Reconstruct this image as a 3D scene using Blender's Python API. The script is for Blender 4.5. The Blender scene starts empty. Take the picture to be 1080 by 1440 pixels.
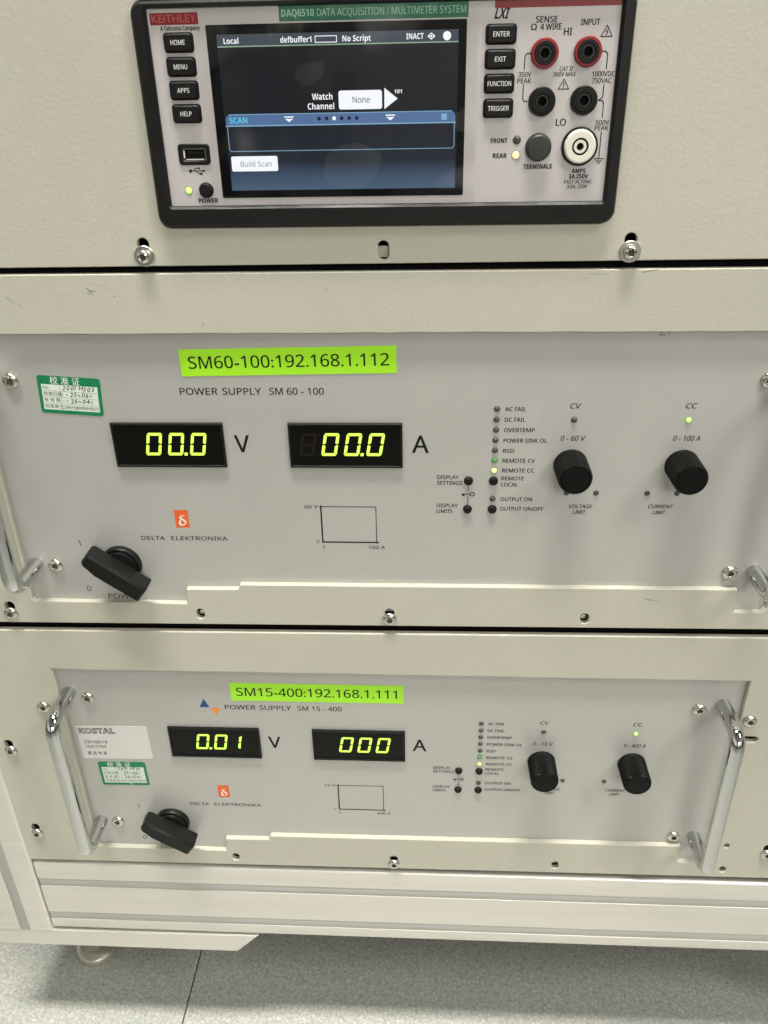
import bpy, bmesh, math, random
from math import sin, cos, pi, radians
from mathutils import Vector, Matrix
from mathutils.geometry import tessellate_polygon

random.seed(7)
S = bpy.context.scene
COL = S.collection
K = 0.001073            # one drawing unit in metres (x right, z up, y into the rack; y = 0 is the supplies' faceplate)

# ------------------------------------------------------------------ camera, light, exposure
yaw, pitch, roll = -0.0592474, 0.4902522, -0.0208334
fwd = Vector((sin(yaw)*cos(pitch), cos(yaw)*cos(pitch), -sin(pitch)))
r0 = Vector((cos(yaw), -sin(yaw), 0)); u0 = r0.cross(fwd)
rt = r0*cos(roll) + u0*sin(roll); up = -r0*sin(roll) + u0*cos(roll)
cd = bpy.data.cameras.new('camera'); cam = bpy.data.objects.new('camera', cd); COL.objects.link(cam)
cam.matrix_world = Matrix(((rt.x, up.x, -fwd.x, -18.667*K), (rt.y, up.y, -fwd.y, -332.077*K),
                           (rt.z, up.z, -fwd.z, 161.236*K), (0, 0, 0, 1)))
cd.sensor_fit = 'VERTICAL'; cd.sensor_height = 36.0; cd.sensor_width = 27.0
cd.lens = 1147.93/1440*36.0
cd.clip_start = 0.01; cd.clip_end = 50
S.camera = cam

W = bpy.data.worlds.new('World'); S.world = W; W.use_nodes = True
nt = W.node_tree; bg = nt.nodes['Background']
tc = nt.nodes.new('ShaderNodeTexCoord'); sx = nt.nodes.new('ShaderNodeSeparateXYZ')
mr = nt.nodes.new('ShaderNodeMapRange'); mr.inputs[1].default_value = -1; mr.inputs[2].default_value = 1
rp = nt.nodes.new('ShaderNodeValToRGB')
nt.links.new(tc.outputs['Generated'], sx.inputs[0]); nt.links.new(sx.outputs['Z'], mr.inputs[0])
nt.links.new(mr.outputs[0], rp.inputs[0])
e = rp.color_ramp.elements
e[0].position = 0.0; e[0].color = (.06, .06, .054, 1)
e[1].position = 1.0; e[1].color = (.16, .158, .14, 1)
for p, c in ((.40, (.09, .088, .078, 1)), (.525, (.12, .118, .105, 1)), (.565, (.95, .93, .81, 1)), (.66, (.95, .93, .81, 1)), (.76, (.30, .295, .26, 1))):
    q = e.new(p); q.color = c
# the room round the rack: noise of unequal brightness, added to streak the chrome
mp = nt.nodes.new('ShaderNodeMapping'); mp.inputs['Scale'].default_value = (1.9, 1.9, .55); mp.inputs['Location'].default_value = (3.1, .4, 0)
nz = nt.nodes.new('ShaderNodeTexNoise'); nz.inputs['Scale'].default_value = 1.6; nz.inputs['Detail'].default_value = 2.5
r2 = nt.nodes.new('ShaderNodeValToRGB'); r2.color_ramp.elements[0].position = .42; r2.color_ramp.elements[0].color = (.30, .30, .30, 1)
r2.color_ramp.elements[1].position = .56; r2.color_ramp.elements[1].color = (1.25, 1.25, 1.25, 1)
mm = nt.nodes.new('ShaderNodeMix'); mm.data_type = 'RGBA'; mm.blend_type = 'MULTIPLY'; mm.inputs['Factor'].default_value = 1
nt.links.new(tc.outputs['Generated'], mp.inputs[0]); nt.links.new(mp.outputs[0], nz.inputs['Vector']); nt.links.new(nz.outputs['Fac'], r2.inputs[0])
nt.links.new(rp.outputs[0], mm.inputs['A']); nt.links.new(r2.outputs[0], mm.inputs['B']); nt.links.new(mm.outputs['Result'], bg.inputs['Color'])
bg.inputs['Strength'].default_value = 0.85

def area(name, loc, target, sx_, sy_, power, color, spread=180):
    l = bpy.data.lights.new(name, 'AREA'); l.shape = 'RECTANGLE'; l.size = sx_; l.size_y = sy_
    l.energy = power; l.color = color
    o = bpy.data.objects.new(name, l); COL.objects.link(o); o.location = loc; l.spread = radians(spread)
    d = Vector(target) - Vector(loc); o.rotation_euler = d.to_track_quat('-Z', 'Y').to_euler()
    return o
WARM = (1.0, .98, .91)
area('ceiling_lamp_right', (1.25, -0.95, 1.55), (0.05, 0, -0.05), 0.30, 0.6, 19, WARM)
area('ceiling_lamp_above', (-0.10, -0.34, 1.9), (-0.10, -0.14, -.4), 1.0, 0.22, 4.7, WARM, 38)
area('ceiling_lamp_far', (1.2, -4.2, 1.7), (0.4, 0, -.1), 1.6, 0.6, 62, WARM)

S.view_settings.view_transform = 'Standard'; S.view_settings.look = 'None'
S.view_settings.exposure = 0.02; S.view_settings.gamma = 1.0
S.view_settings.use_curve_mapping = False
S.cycles.max_bounces = 8

# ------------------------------------------------------------------ materials
def mat(name, col, rough=.5, metal=0.0, emit=None, es=1.0, coat=0.0, spec=.5):
    m = bpy.data.materials.new(name); m.use_nodes = True
    b = m.node_tree.nodes['Principled BSDF']
    b.inputs['Base Color'].default_value = (*col, 1)
    b.inputs['Roughness'].default_value = rough; b.inputs['Metallic'].default_value = metal
    b.inputs['Specular IOR Level'].default_value = spec
    b.inputs['Coat Weight'].default_value = coat
    if emit:
        b.inputs['Emission Color'].default_value = (*emit, 1); b.inputs['Emission Strength'].default_value = es
    return m
def nodes(m):
    return m.node_tree, m.node_tree.nodes['Principled BSDF']
def coords(t, scale=(1, 1, 1)):
    c = t.nodes.new('ShaderNodeTexCoord'); mp = t.nodes.new('ShaderNodeMapping')
    mp.inputs['Scale'].default_value = scale
    t.links.new(c.outputs['Object'], mp.inputs[0]); return mp.outputs[0]
def noise(t, vec, scale, detail=3, rough=.55):
    n = t.nodes.new('ShaderNodeTexNoise'); n.inputs['Scale'].default_value = scale
    n.inputs['Detail'].default_value = detail; n.inputs['Roughness'].default_value = rough
    t.links.new(vec, n.inputs['Vector']); return n.outputs['Fac']
def ramp(t, fac, stops):
    r = t.nodes.new('ShaderNodeValToRGB'); el = r.color_ramp.elements
    el[0].position, el[0].color = stops[0][0], (*stops[0][1], 1)
    el[1].position, el[1].color = stops[-1][0], (*stops[-1][1], 1)
    for p, c in stops[1:-1]:
        q = el.new(p); q.color = (*c, 1)
    t.links.new(fac, r.inputs[0]); return r.outputs[0]
def bump(t, b, h, strength, dist):
    n = t.nodes.new('ShaderNodeBump'); n.inputs['Strength'].default_value = strength
    n.inputs['Distance'].default_value = dist
    t.links.new(h, n.inputs['Height']); t.links.new(n.outputs[0], b.inputs['Normal']); return n
def sc(c, f): return tuple(v*f for v in c)

def m_powder():
    c = (.472, .456, .384)
    m = mat('beige_powder_coat', c, .48, spec=.4); t, b = nodes(m); v = coords(t)
    vo = t.nodes.new('ShaderNodeTexVoronoi'); vo.inputs['Scale'].default_value = 700
    t.links.new(v, vo.inputs['Vector'])
    n1 = noise(t, v, 520, 3)
    ad = t.nodes.new('ShaderNodeMath'); ad.operation = 'ADD'
    t.links.new(vo.outputs['Distance'], ad.inputs[0]); t.links.new(n1, ad.inputs[1])
    bump(t, b, ad.outputs[0], .16, .0003)
    n2 = noise(t, v, 9, 5, .6)
    col = ramp(t, n2, [(.3, sc(c, .955)), (.55, c), (.75, sc(c, 1.03))])
    t.links.new(col, b.inputs['Base Color'])
    n3 = noise(t, v, 60, 4)
    t.links.new(ramp(t, n3, [(.3, (.42,)*3), (.7, (.56,)*3)]), b.inputs['Roughness'])
    return m
def m_faceplate():
    c = (.455, .449, .425)
    m = mat('grey_satin_anodised', c, .38, .25, spec=.5); t, b = nodes(m); v = coords(t)
    n1 = noise(t, v, 1500, 2); bump(t, b, n1, .08, .0002)
    n2 = noise(t, v, 6, 4, .6)
    t.links.new(ramp(t, n2, [(.3, sc(c, .955)), (.5, c), (.7, sc(c, 1.025))]), b.inputs['Base Color'])
    n3 = noise(t, v, 25, 5, .7)
    t.links.new(ramp(t, n3, [(.3, (.31,)*3), (.7, (.46,)*3)]), b.inputs['Roughness'])
    return m
def m_alu():
    c = (.68, .655, .605)
    m = mat('brushed_aluminium', c, .33, .55); t, b = nodes(m); v = coords(t, (.03, 1, 1))
    n1 = noise(t, v, 1800, 3); bump(t, b, n1, .06, .0002)
    t.links.new(ramp(t, n1, [(.3, (.30,)*3), (.7, (.44,)*3)]), b.inputs['Roughness'])
    n2 = noise(t, v, 160, 3)
    t.links.new(ramp(t, n2, [(.3, sc(c, .96)), (.7, sc(c, 1.03))]), b.inputs['Base Color'])
    return m
def m_chrome():
    m = mat('polished_chrome', (.56, .57, .565), .06, 1.0); t, b = nodes(m); v = coords(t)
    n = noise(t, v, 120, 4, .65)
    t.links.new(ramp(t, n, [(.35, (.02,)*3), (.7, (.07,)*3)]), b.inputs['Roughness'])
    return m
def m_floor():
    m = mat('speckled_vinyl', (.45, .45, .40), .42, spec=.35); t, b = nodes(m); v = coords(t)
    d = t.nodes.new('ShaderNodeTexNoise'); d.inputs['Scale'].default_value = 160; d.inputs['Detail'].default_value = 2
    t.links.new(v, d.inputs['Vector'])
    mx = t.nodes.new('ShaderNodeVectorMath'); mx.operation = 'MULTIPLY_ADD'
    mx.inputs[1].default_value = (.007, .007, .007)
    t.links.new(d.outputs['Color'], mx.inputs[0]); t.links.new(v, mx.inputs[2])
    vo = t.nodes.new('ShaderNodeTexVoronoi'); vo.feature = 'DISTANCE_TO_EDGE'; vo.inputs['Scale'].default_value = 320
    t.links.new(mx.outputs[0], vo.inputs['Vector'])
    line = ramp(t, vo.outputs['Distance'], [(.0, (.36, .37, .335)), (.14, (.46, .465, .43)), (.40, (.54, .537, .50))])
    n = noise(t, v, 340, 3, .6)
    sp = ramp(t, n, [(.30, (.55,)*3), (.5, (.95,)*3), (.75, (1.1,)*3)])
    mul = t.nodes.new('ShaderNodeMix'); mul.data_type = 'RGBA'; mul.blend_type = 'MULTIPLY'; mul.inputs['Factor'].default_value = .6
    t.links.new(line, mul.inputs['A']); t.links.new(sp, mul.inputs['B'])
    t.links.new(mul.outputs['Result'], b.inputs['Base Color'])
    bump(t, b, n, .1, .0004)
    return m
def m_film():
    m = bpy.data.materials.new('clear_film'); m.use_nodes = True; t = m.node_tree
    t.nodes.remove(t.nodes['Principled BSDF']); out = t.nodes['Material Output']
    tr = t.nodes.new('ShaderNodeBsdfTransparent'); gl = t.nodes.new('ShaderNodeBsdfGlossy')
    gl.inputs['Roughness'].default_value = .04; gl.inputs['Color'].default_value = (1, 1, 1, 1)
    fr = t.nodes.new('ShaderNodeFresnel'); fr.inputs['IOR'].default_value = 1.62
    mx = t.nodes.new('ShaderNodeMixShader')
    v = coords(t, (1, 1, .6))
    n = noise(t, v, 16, 2, .5)
    bp = t.nodes.new('ShaderNodeBump'); bp.inputs['Strength'].default_value = .9; bp.inputs['Distance'].default_value = .010
    t.links.new(n, bp.inputs['Height'])
    t.links.new(bp.outputs[0], gl.inputs['Normal']); t.links.new(bp.outputs[0], fr.inputs['Normal'])
    t.links.new(fr.outputs[0], mx.inputs[0]); t.links.new(tr.outputs[0], mx.inputs[1]); t.links.new(gl.outputs[0], mx.inputs[2])
    t.links.new(mx.outputs[0], out.inputs['Surface'])
    return m
def m_plastic(name, c, rough, b_scale=900, bs=.1, spec=.5):
    m = mat(name, c, rough, spec=spec); t, b = nodes(m); v = coords(t)
    n = noise(t, v, b_scale, 2); bump(t, b, n, bs, .0002)
    n2 = noise(t, v, 70, 4)
    t.links.new(ramp(t, n2, [(.3, (rough*.85,)*3), (.7, (min(1, rough*1.15),)*3)]), b.inputs['Roughness'])
    return m

M = dict(
    powder=m_powder(), face=m_faceplate(), alu=m_alu(), chrome=m_chrome(), floor=m_floor(), film=m_film(),
    steel=mat('nickel_screw', (.62, .60, .54), .22, 1.0), washer=mat('zinc_washer', (.58, .57, .52), .33, 1.0),
    socket=mat('screw_socket', (.10, .095, .085), .35, .8),
    dark=mat('dark_void', (.004, .004, .004), .8, spec=.1), joint=mat('floor_joint', (.16, .15, .13), .8),
    insert=m_plastic('grey_slot_insert', (.42, .40, .38), .45),
    black=m_plastic('black_plastic', (.007, .0075, .007), .40, spec=.2), bezel=m_plastic('black_bezel', (.008, .008, .008), .45, spec=.22),
    knob=m_plastic('black_knob', (.004, .0045, .004), .38, 700, .06, spec=.13), button=m_plastic('black_rubber', (.006, .006, .0065), .5, spec=.2),
    ink=mat('black_ink', (.006, .006, .006), .6, spec=.2), inkgrey=mat('soft_grey_ink', (.06, .06, .055), .5), inkred=mat('red_ink', (.16, .05, .05), .5),
    white=mat('white_print', (.75, .75, .72), .5), orange=mat('orange_print', (.72, .115, .018), .45),
    orange2=mat('amber_print', (.80, .25, .02), .45), blue=mat('blue_print', (.015, .05, .20), .45),
    lens=mat('dark_display_lens', (.004, .004, .003), .10, spec=.16), ghost=mat('unlit_segment', (.013, .0095, .007), .5, spec=.08),
    seg=mat('lit_segment', (.2, .25, .05), .4, emit=(.62, 1.0, .09), es=1.2),
    tape=mat('lime_label_tape', (.36, .78, .02), .35), green=mat('green_sticker', (.003, .185, .075), .4),
    paper=mat('sticker_paper', (.66, .72, .66), .5), pale=mat('pale_grey_label', (.62, .60, .585), .32),
    led_off=mat('unlit_indicator', (.055, .052, .045), .25), led_hole=mat('indicator_seat', (.14, .135, .12), .4),
    led_ring=mat('dim_green_indicator', (.05, .16, .04), .3, emit=(.10, .42, .08), es=.35),
    led_on=mat('lit_green_indicator', (.5, .6, .2), .3, emit=(.36, 1.0, .12), es=1.1),
    led_hot=mat('lit_pale_indicator', (.5, .5, .2), .3, emit=(.55, 1.0, .26), es=1.1),
    led_amber=mat('lit_warm_indicator', (.4, .3, .18), .3, emit=(1.0, .74, .42), es=1.0),
    dpanel=m_plastic('light_grey_panel', (.475, .445, .445), .42), red=mat('red_badge', (.21, .010, .012), .4),
    redprint=mat('pale_red_print', (.40, .10, .10), .5), dgreen=mat('dark_green_bar', (.0, .115, .055), .4),
    dgreenprint=mat('pale_green_print', (.28, .50, .38), .5),
    redring=mat('red_socket_ring', (.23, .012, .012), .3), cream=mat('cream_socket', (.70, .68, .60), .3),
    greybutton=m_plastic('dark_green_grey_button', (.018, .022, .019), .45), foot=mat('pale_foot_pad', (.50, .485, .44), .34, .7),
    glass=mat('screen_glass', (.004, .004, .005), .10, spec=.3),
)
def emitter(name, c, s=1.0):
    m = mat(name, (.01, .01, .01), .2, emit=c, es=s); return m
M['sc_bar'] = emitter('screen_status_bar', (.045, .060, .080))
M['sc_body'] = emitter('screen_body', (.003, .0042, .008))
M['sc_white'] = emitter('screen_white', (.95, .97, 1.0))
M['sc_head'] = emitter('screen_header_blue', (.085, .16, .33))
M['sc_cyan'] = emitter('screen_cyan', (.10, .62, .80))
M['sc_edge'] = emitter('screen_edge', (.22, .42, .60))
M['sc_dot'] = emitter('screen_dot', (.006, .010, .03))
M['sc_grey'] = emitter('screen_grey_text', (.14, .16, .16))
M['sc_green'] = emitter('screen_green_line', (.28, .42, .30))
def m_pane():
    m = emitter('screen_pane', (.02, .035, .08)); t, b = nodes(m)      # the interface's own blue fade towards its lower edge
    c = t.nodes.new('ShaderNodeTexCoord'); s = t.nodes.new('ShaderNodeSeparateXYZ'); t.links.new(c.outputs['Generated'], s.inputs[0])
    t.links.new(ramp(t, s.outputs['Z'], [(0, (.060, .105, .175)), (.22, (.038, .068, .12)), (.45, (.008, .012, .024)), (1, (.005, .008, .016))]), b.inputs['Emission Color'])
    return m
M['sc_pane'] = m_pane()

# ------------------------------------------------------------------ mesh building
_txt = {}
def msans(t, bold=False):
    U, D = (0x1D5D4, 0x1D7EC) if bold else (0x1D5A0, 0x1D7E2)
    o = ''
    for c in t:
        if 'A' <= c <= 'Z': o += chr(U + ord(c) - 65)
        elif 'a' <= c <= 'z': o += chr(U + 26 + ord(c) - 97)
        elif '0' <= c <= '9': o += chr(D + ord(c) - 48)
        else: o += c
    return o
def raw_text(body, off=0.0, outline=0.0, raw=False, bold=False):
    key = (body, off, outline, raw, bold)
    if key in _txt: return _txt[key]
    c = bpy.data.curves.new('lettering', 'FONT'); c.body = body if raw else msans(body, bold); c.size = 1; c.offset = off; c.resolution_u = 3
    if outline: c.fill_mode = 'NONE'; c.bevel_depth = outline; c.bevel_resolution = 0
    o = bpy.data.objects.new('lettering', c); COL.objects.link(o)
    dg = bpy.context.evaluated_depsgraph_get(); ev = o.evaluated_get(dg); me = ev.to_mesh()
    vs = [(v.co.x, v.co.y, v.co.z) for v in me.vertices]; fs = [tuple(p.vertices) for p in me.polygons]
    ev.to_mesh_clear(); bpy.data.objects.remove(o); bpy.data.curves.remove(c)
    _txt[key] = (vs, fs); return vs, fs
CAP = max(v[1] for v in raw_text('H')[0])
CAPR = max(v[1] for v in raw_text('H', raw=True)[0])

class MB:
    """collects geometry in drawing units; build() links ONE mesh object"""
    def __init__(s): s.v = []; s.f = []; s.m = []; s.sm = []; s.xf = None
    def add(s, vs, fs, m, smooth=False):
        b = len(s.v)
        if s.xf: vs = [s.xf(p) for p in vs]
        s.v += vs
        for f in fs: s.f.append(tuple(i + b for i in f)); s.m.append(m); s.sm.append(smooth)
    def bm(s, bm, m, smooth=False):
        bm.verts.index_update()
        s.add([tuple(v.co) for v in bm.verts], [tuple(v.index for v in f.verts) for f in bm.faces], m, smooth); bm.free()
    def box(s, x0, x1, y0, y1, z0, z1, m, bev=0.0, seg=2, smooth=False):
        bm = bmesh.new(); bmesh.ops.create_cube(bm, size=1)
        for v in bm.verts: v.co = ((x0+x1)/2 + v.co.x*(x1-x0), (y0+y1)/2 + v.co.y*(y1-y0), (z0+z1)/2 + v.co.z*(z1-z0))
        if bev: bmesh.ops.bevel(bm, geom=list(bm.edges), offset=bev, segments=seg, affect='EDGES', profile=.5)
        s.bm(bm, m, smooth)
    def lathe(s, x, z, prof, m, n=32, lobes=None, cap0=False, cap1=True):
        """prof: [(r, y)] outside to inside; lobes: {index: (count, depth)}"""
        vs = []; fs = []
        for i, (r, y) in enumerate(prof):
            for k in range(n):
                a = 2*pi*k/n; rr = r
                if lobes and i in lobes: rr = r + lobes[i][1]*cos(lobes[i][0]*a)
                vs.append((x + rr*cos(a), y, z + rr*sin(a)))
        for i in range(len(prof)-1):
            for k in range(n):
                k2 = (k+1) % n
                fs.append((i*n+k, i*n+k2, (i+1)*n+k2, (i+1)*n+k))
        s.add(vs, fs, m, True)
        if cap1: s.add([vs[(len(prof)-1)*n+k] for k in range(n)], [tuple(range(n))], m)
        if cap0: s.add([vs[k] for k in range(n)], [tuple(reversed(range(n)))], m)
    def disc(s, x, z, r, y, m, n=28): s.add([(x + r*cos(2*pi*k/n), y, z + r*sin(2*pi*k/n)) for k in range(n)], [tuple(range(n))], m)
    def ring(s, x, z, r, w, y, m, n=32, a0=0, a1=2*pi):
        vs = []; full = abs(a1-a0) > 6.28
        for k in range(n + (0 if full else 1)):
            a = a0 + (a1-a0)*k/n
            vs += [(x+(r-w/2)*cos(a), y, z+(r-w/2)*sin(a)), (x+(r+w/2)*cos(a), y, z+(r+w/2)*sin(a))]
        N = len(vs)//2
        s.add(vs, [(2*k, 2*k+1, 2*((k+1) % N)+1, 2*((k+1) % N)) for k in range(n if full else n)], m)
    def flat(s, pts, y, m): s.add([(p[0], y, p[1]) for p in pts], [tuple(range(len(pts)))], m)
    def rect(s, x0, x1, z0, z1, y, m): s.flat([(x0, z0), (x1, z0), (x1, z1), (x0, z1)], y, m)
    def line(s, pts, w, y, m):
        for a, b in zip(pts, pts[1:]):
            dx, dz = b[0]-a[0], b[1]-a[1]; L = math.hypot(dx, dz) or 1; dx /= L; dz /= L; e = w*.5
            nx, nz = -dz*e, dx*e; ax, az, bx, bz = a[0]-dx*e, a[1]-dz*e, b[0]+dx*e, b[1]+dz*e
            s.flat([(ax+nx, az+nz), (bx+nx, bz+nz), (bx-nx, bz-nz), (ax-nx, az-nz)], y, m)
    def plate(s, outer, holes, y0, y1, m, bev=0.0, mside=None):
        """polygon with holes in xz, from back y0 to front y1 (y1 < y0), chamfered front edge"""
        mside = m if mside is None else mside
        def area2(p): return sum(p[i][0]*p[(i+1) % len(p)][1] - p[(i+1) % len(p)][0]*p[i][1] for i in range(len(p)))
        def offs(p, d):                                   # mitred, to the left of travel
            o = []
            n = len(p)
            for i in range(n):
                a, b, c = p[i-1], p[i], p[(i+1) % n]
                d1 = Vector((b[0]-a[0], b[1]-a[1])).normalized(); d2 = Vector((c[0]-b[0], c[1]-b[1])).normalized()
                n1 = Vector((-d1.y, d1.x)); n2 = Vector((-d2.y, d2.x)); k = n1 + n2
                k = k / max(.35, k.dot(n1)) if k.length > 1e-6 else n1
                o.append((b[0]+k.x*d, b[1]+k.y*d))
            return o
        loops = [list(outer) if area2(outer) > 0 else list(reversed(outer))]
        for h in holes: loops.append(list(h) if area2(h) < 0 else list(reversed(h)))
        fl = [offs(l, bev) for l in loops] if bev else loops
        pts = [p for l in fl for p in l]
        tri = tessellate_polygon([[Vector((p[0], p[1], 0)) for p in l] for l in fl])
        s.add([(p[0], y1, p[1]) for p in pts], [tuple(t) for t in tri], m)
        for l, q in zip(loops, fl):
            n = len(l)
            vs = [(p[0], y0, p[1]) for p in l] + [(p[0], y1+bev, p[1]) for p in l] + [(p[0], y1, p[1]) for p in q]
            fs = []
            for i in range(n):
                j = (i+1) % n
                fs.append((i, j, n+j, n+i))
                if bev: fs.append((n+i, n+j, 2*n+j, 2*n+i))
            s.add(vs, fs, mside)
    def tube(s, path, r, m, n=20, caps=True):
        vs = []; fs = []; N = len(path); P = [Vector(p) for p in path]
        ref = Vector((1, 0, 0)); 
        for i, p in enumerate(P):
            d = (P[min(i+1, N-1)] - P[max(i-1, 0)]).normalized()
            a = ref if abs(d.dot(ref)) < .95 else Vector((0, 0, 1))
            b1 = d.cross(a).normalized(); b2 = d.cross(b1)
            for k in range(n):
                t = 2*pi*k/n; vs.append(tuple(p + b1*r*cos(t) + b2*r*sin(t)))
        for i in range(N-1):
            for k in range(n): fs.append((i*n+k, i*n+(k+1) % n, (i+1)*n+(k+1) % n, (i+1)*n+k))
        s.add(vs, fs, m, True)
        if caps:
            s.add(vs[:n], [tuple(reversed(range(n)))], m); s.add(vs[-n:], [tuple(range(n))], m)
    def text(s, body, x, z, h, y, m, al='L', w=None, off=0.0, shear=0.0, raw=False, outline=0.0, bold=False):
        """cap height h, baseline z; w fits the width; al L, C or R"""
        if off:                                          # heavier strokes: the ink is printed three times, a hair apart
            d = off*h/(CAPR if raw else CAP)*.8
            for i, (ex, ez) in enumerate(((-d, -d*.4), (d, -d*.4), (0, d*.6))):
                s.text(body, x+ex, z+ez, h, y-.008*i, m, al, w, 0, shear, raw, outline, bold)
            return
        vs, fs = raw_text(body, off, outline, raw, bold)
        if not vs: return
        x0 = min(v[0] for v in vs); x1 = max(v[0] for v in vs); k = h/(CAPR if raw else CAP)
        kx = (w/(x1-x0)) if w else k
        if al == 'L': ox = x
        elif al == 'C': ox = x - kx*(x1-x0)/2
        else: ox = x - kx*(x1-x0)
        s.add([(ox + (v[0]-x0)*kx + shear*v[1]*k, y - v[2]*k*.2, z + v[1]*k) for v in vs], fs, m)
    def build(s, name, mats, parent=None, org=(0, 0, 0)):
        me = bpy.data.meshes.new(name)
        me.from_pydata([((a-org[0])*K, (b-org[1])*K, (c-org[2])*K) for a, b, c in s.v], [], s.f)
        for k in mats: me.materials.append(M[k])
        for p, mi, sm in zip(me.polygons, s.m, s.sm): p.material_index = mi; p.use_smooth = sm
        bm = bmesh.new(); bm.from_mesh(me)
        bmesh.ops.remove_doubles(bm, verts=bm.verts, dist=1e-6)
        bmesh.ops.recalc_face_normals(bm, faces=bm.faces); bm.to_mesh(me); bm.free()
        try: me.set_sharp_from_angle(angle=radians(38))
        except Exception: pass
        o = bpy.data.objects.new(name, me); COL.objects.link(o)
        if parent: o.parent = parent
        return o

def thing(name, label, cat, org, group=None):
    o = bpy.data.objects.new(name, None); COL.objects.link(o); o.empty_display_size = .02
    o.location = Vector(org)*K; o['label'] = label; o['category'] = cat
    if group: o['group'] = group
    return o
def put(o, x, y, z, org): o.location = ((x-org[0])*K, (y-org[1])*K, (z-org[2])*K)
def clone(o, parent):
    c = o.copy(); COL.objects.link(c); c.parent = parent
    for ch in list(o.children):
        d = ch.copy(); COL.objects.link(d); d.parent = c
    return c
def rrect(x0, x1, z0, z1, r, n=5):
    p = []
    for cx, cz, a in ((x1-r, z0+r, -90), (x1-r, z1-r, 0), (x0+r, z1-r, 90), (x0+r, z0+r, 180)):
        for k in range(n+1):
            t = radians(a + 90*k/n); p.append((cx+r*cos(t), cz+r*sin(t)))
    return p
def slot(x, z, w, h, n=7):       # obround hole centred on x, z
    r = min(w, h)/2
    return rrect(x-w/2, x+w/2, z-h/2, z+h/2, r*.999, n)

# ------------------------------------------------------------------ floor
FZ = -430
mb = MB()
T = 559; JX = -189.6; JY = -300
for i in range(-4, 5):
    for j in range(-5, 4):
        x0 = JX + T*i + .4; y0 = JY + T*j + .4
        x1 = x0 + T - .8; y1 = y0 + T - .8
        b = .3
        mb.add([(x0, y0, FZ-b), (x1, y0, FZ-b), (x1, y1, FZ-b), (x0, y1, FZ-b), (x0+b, y0+b, FZ), (x1-b, y0+b, FZ), (x1-b, y1-b, FZ), (x0+b, y1-b, FZ)],
               [(4, 5, 6, 7), (0, 1, 5, 4), (1, 2, 6, 5), (2, 3, 7, 6), (3, 0, 4, 7)], 0)
mb.add([(JX-4*T, JY-5*T, FZ-2.5), (JX+5*T, JY-5*T, FZ-2.5), (JX+5*T, JY+4*T, FZ-2.5), (JX-4*T, JY+4*T, FZ-2.5)], [(0, 1, 2, 3)], 1)
o = mb.build('floor', ['floor', 'joint']); o['kind'] = 'structure'

# ------------------------------------------------------------------ screws
def screw_mesh(kind):
    mb = MB()
    if kind == 'pan':            # dome head with a star socket
        R, H, r = 3.55, 2.0, 1.45
    else:
        R, H, r = 2.75, 2.3, 1.35
    prof = [(R*.98, .0), (R, -H*.35), (R*.93, -H*.66), (R*.76, -H*.9), (R*.55, -H), (r+.18, -H*1.0), (r, -H*.92), (r*.92, -H*.2)]
    mb.lathe(0, 0, prof, 0, 36, {6: (6, .22), 7: (6, .24)}, cap1=False)
    mb.disc(0, 0, r*1.3, -H*.4, 1)
    return mb
SCREW = {}
def screw(kind, x, y, z, parent, org, name='screw', tilt=None, washer=0):
    if kind not in SCREW:
        o = screw_mesh(kind).build(name, ['steel', 'socket']); SCREW[kind] = o; o.parent = parent
    else:
        o = SCREW[kind].copy(); o.name = name; COL.objects.link(o); o.parent = parent
        # copies share the mesh
    put(o, x, y, z, org); o.rotation_euler = (0, random.random()*6, 0)
    if washer:
        w = MB(); w.lathe(0, 0, [(washer, 0), (washer, -.75), (washer-.25, -1.0), (washer*.55, -1.0), (washer*.5, -.5)], 0, 40, cap1=False)
        ow = w.build('washer', ['washer'], parent=o); ow.location = (0, 1.0*K, 0)
    return o

# ------------------------------------------------------------------ rack
RO = (-36.5, 150, FZ)
rack = thing('equipment_rack', 'aluminium profile equipment rack standing on the speckled floor, holding all the instruments', 'rack', RO)
def beam(x0, x1, z0, z1, grooves, y0, depth, name, horizontal=True):
    """aluminium profile: front face with shallow slots"""
    bm = bmesh.new(); prof = []
    zs = sorted(grooves)
    g = 3.25
    b = 2.2
    f = [(z0, y0+depth), (z0, y0+b)]
    f += [(z0 + b*(1-cos(t)), y0 + b*(1-sin(t))) for t in (pi/6, pi/3, pi/2)]
    for c in zs: f += [(c-g-.25, y0), (c-g, y0+.3), (c-g, y0+1.6), (c+g, y0+1.6), (c+g, y0+.3), (c+g+.25, y0)]
    f += [(z1 - b*(1-cos(t)), y0 + b*(1-sin(t))) for t in (pi/2, pi/3, pi/6)]
    f += [(z1, y0+b), (z1, y0+depth)]
    n = len(f)
    if horizontal: vs = [(x0, y, z) for z, y in f] + [(x1, y, z) for z, y in f]
    else: vs = [(z, y, x0) for z, y in f] + [(z, y, x1) for z, y in f]
    fs = [(i, (i+1) % n, n+(i+1) % n, n+i) for i in range(n)] + [tuple(range(n)), tuple(range(n, 2*n))]
    mb = MB(); mb.add(vs, fs, 0, False)
    o = mb.build(name, ['alu'], rack, RO)
    for c in zs:                                       # grey slot cover strips
        mb = MB()
        if horizontal: mb.box(x0+.2, x1-.2, y0+.25, y0+1.55, c-g+.03, c+g-.03, 0, .15)
        else: mb.box(c-g+.03, c+g-.03, y0+.25, y0+1.55, x0+.2, x1-.2, 0, .15)
        mb.build('slot_cover', ['insert'], o, RO)
    return o
TOP = 300
bo = beam(-258.4, 261.6, -322.3, -259.9, [-278.2, -309.6], -3, 37, 'cross_beam')
for ch in [bo]: pass
beam(-324, TOP, -296, -259.3, [-277.2], -4, 37, 'corner_post', False)
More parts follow.
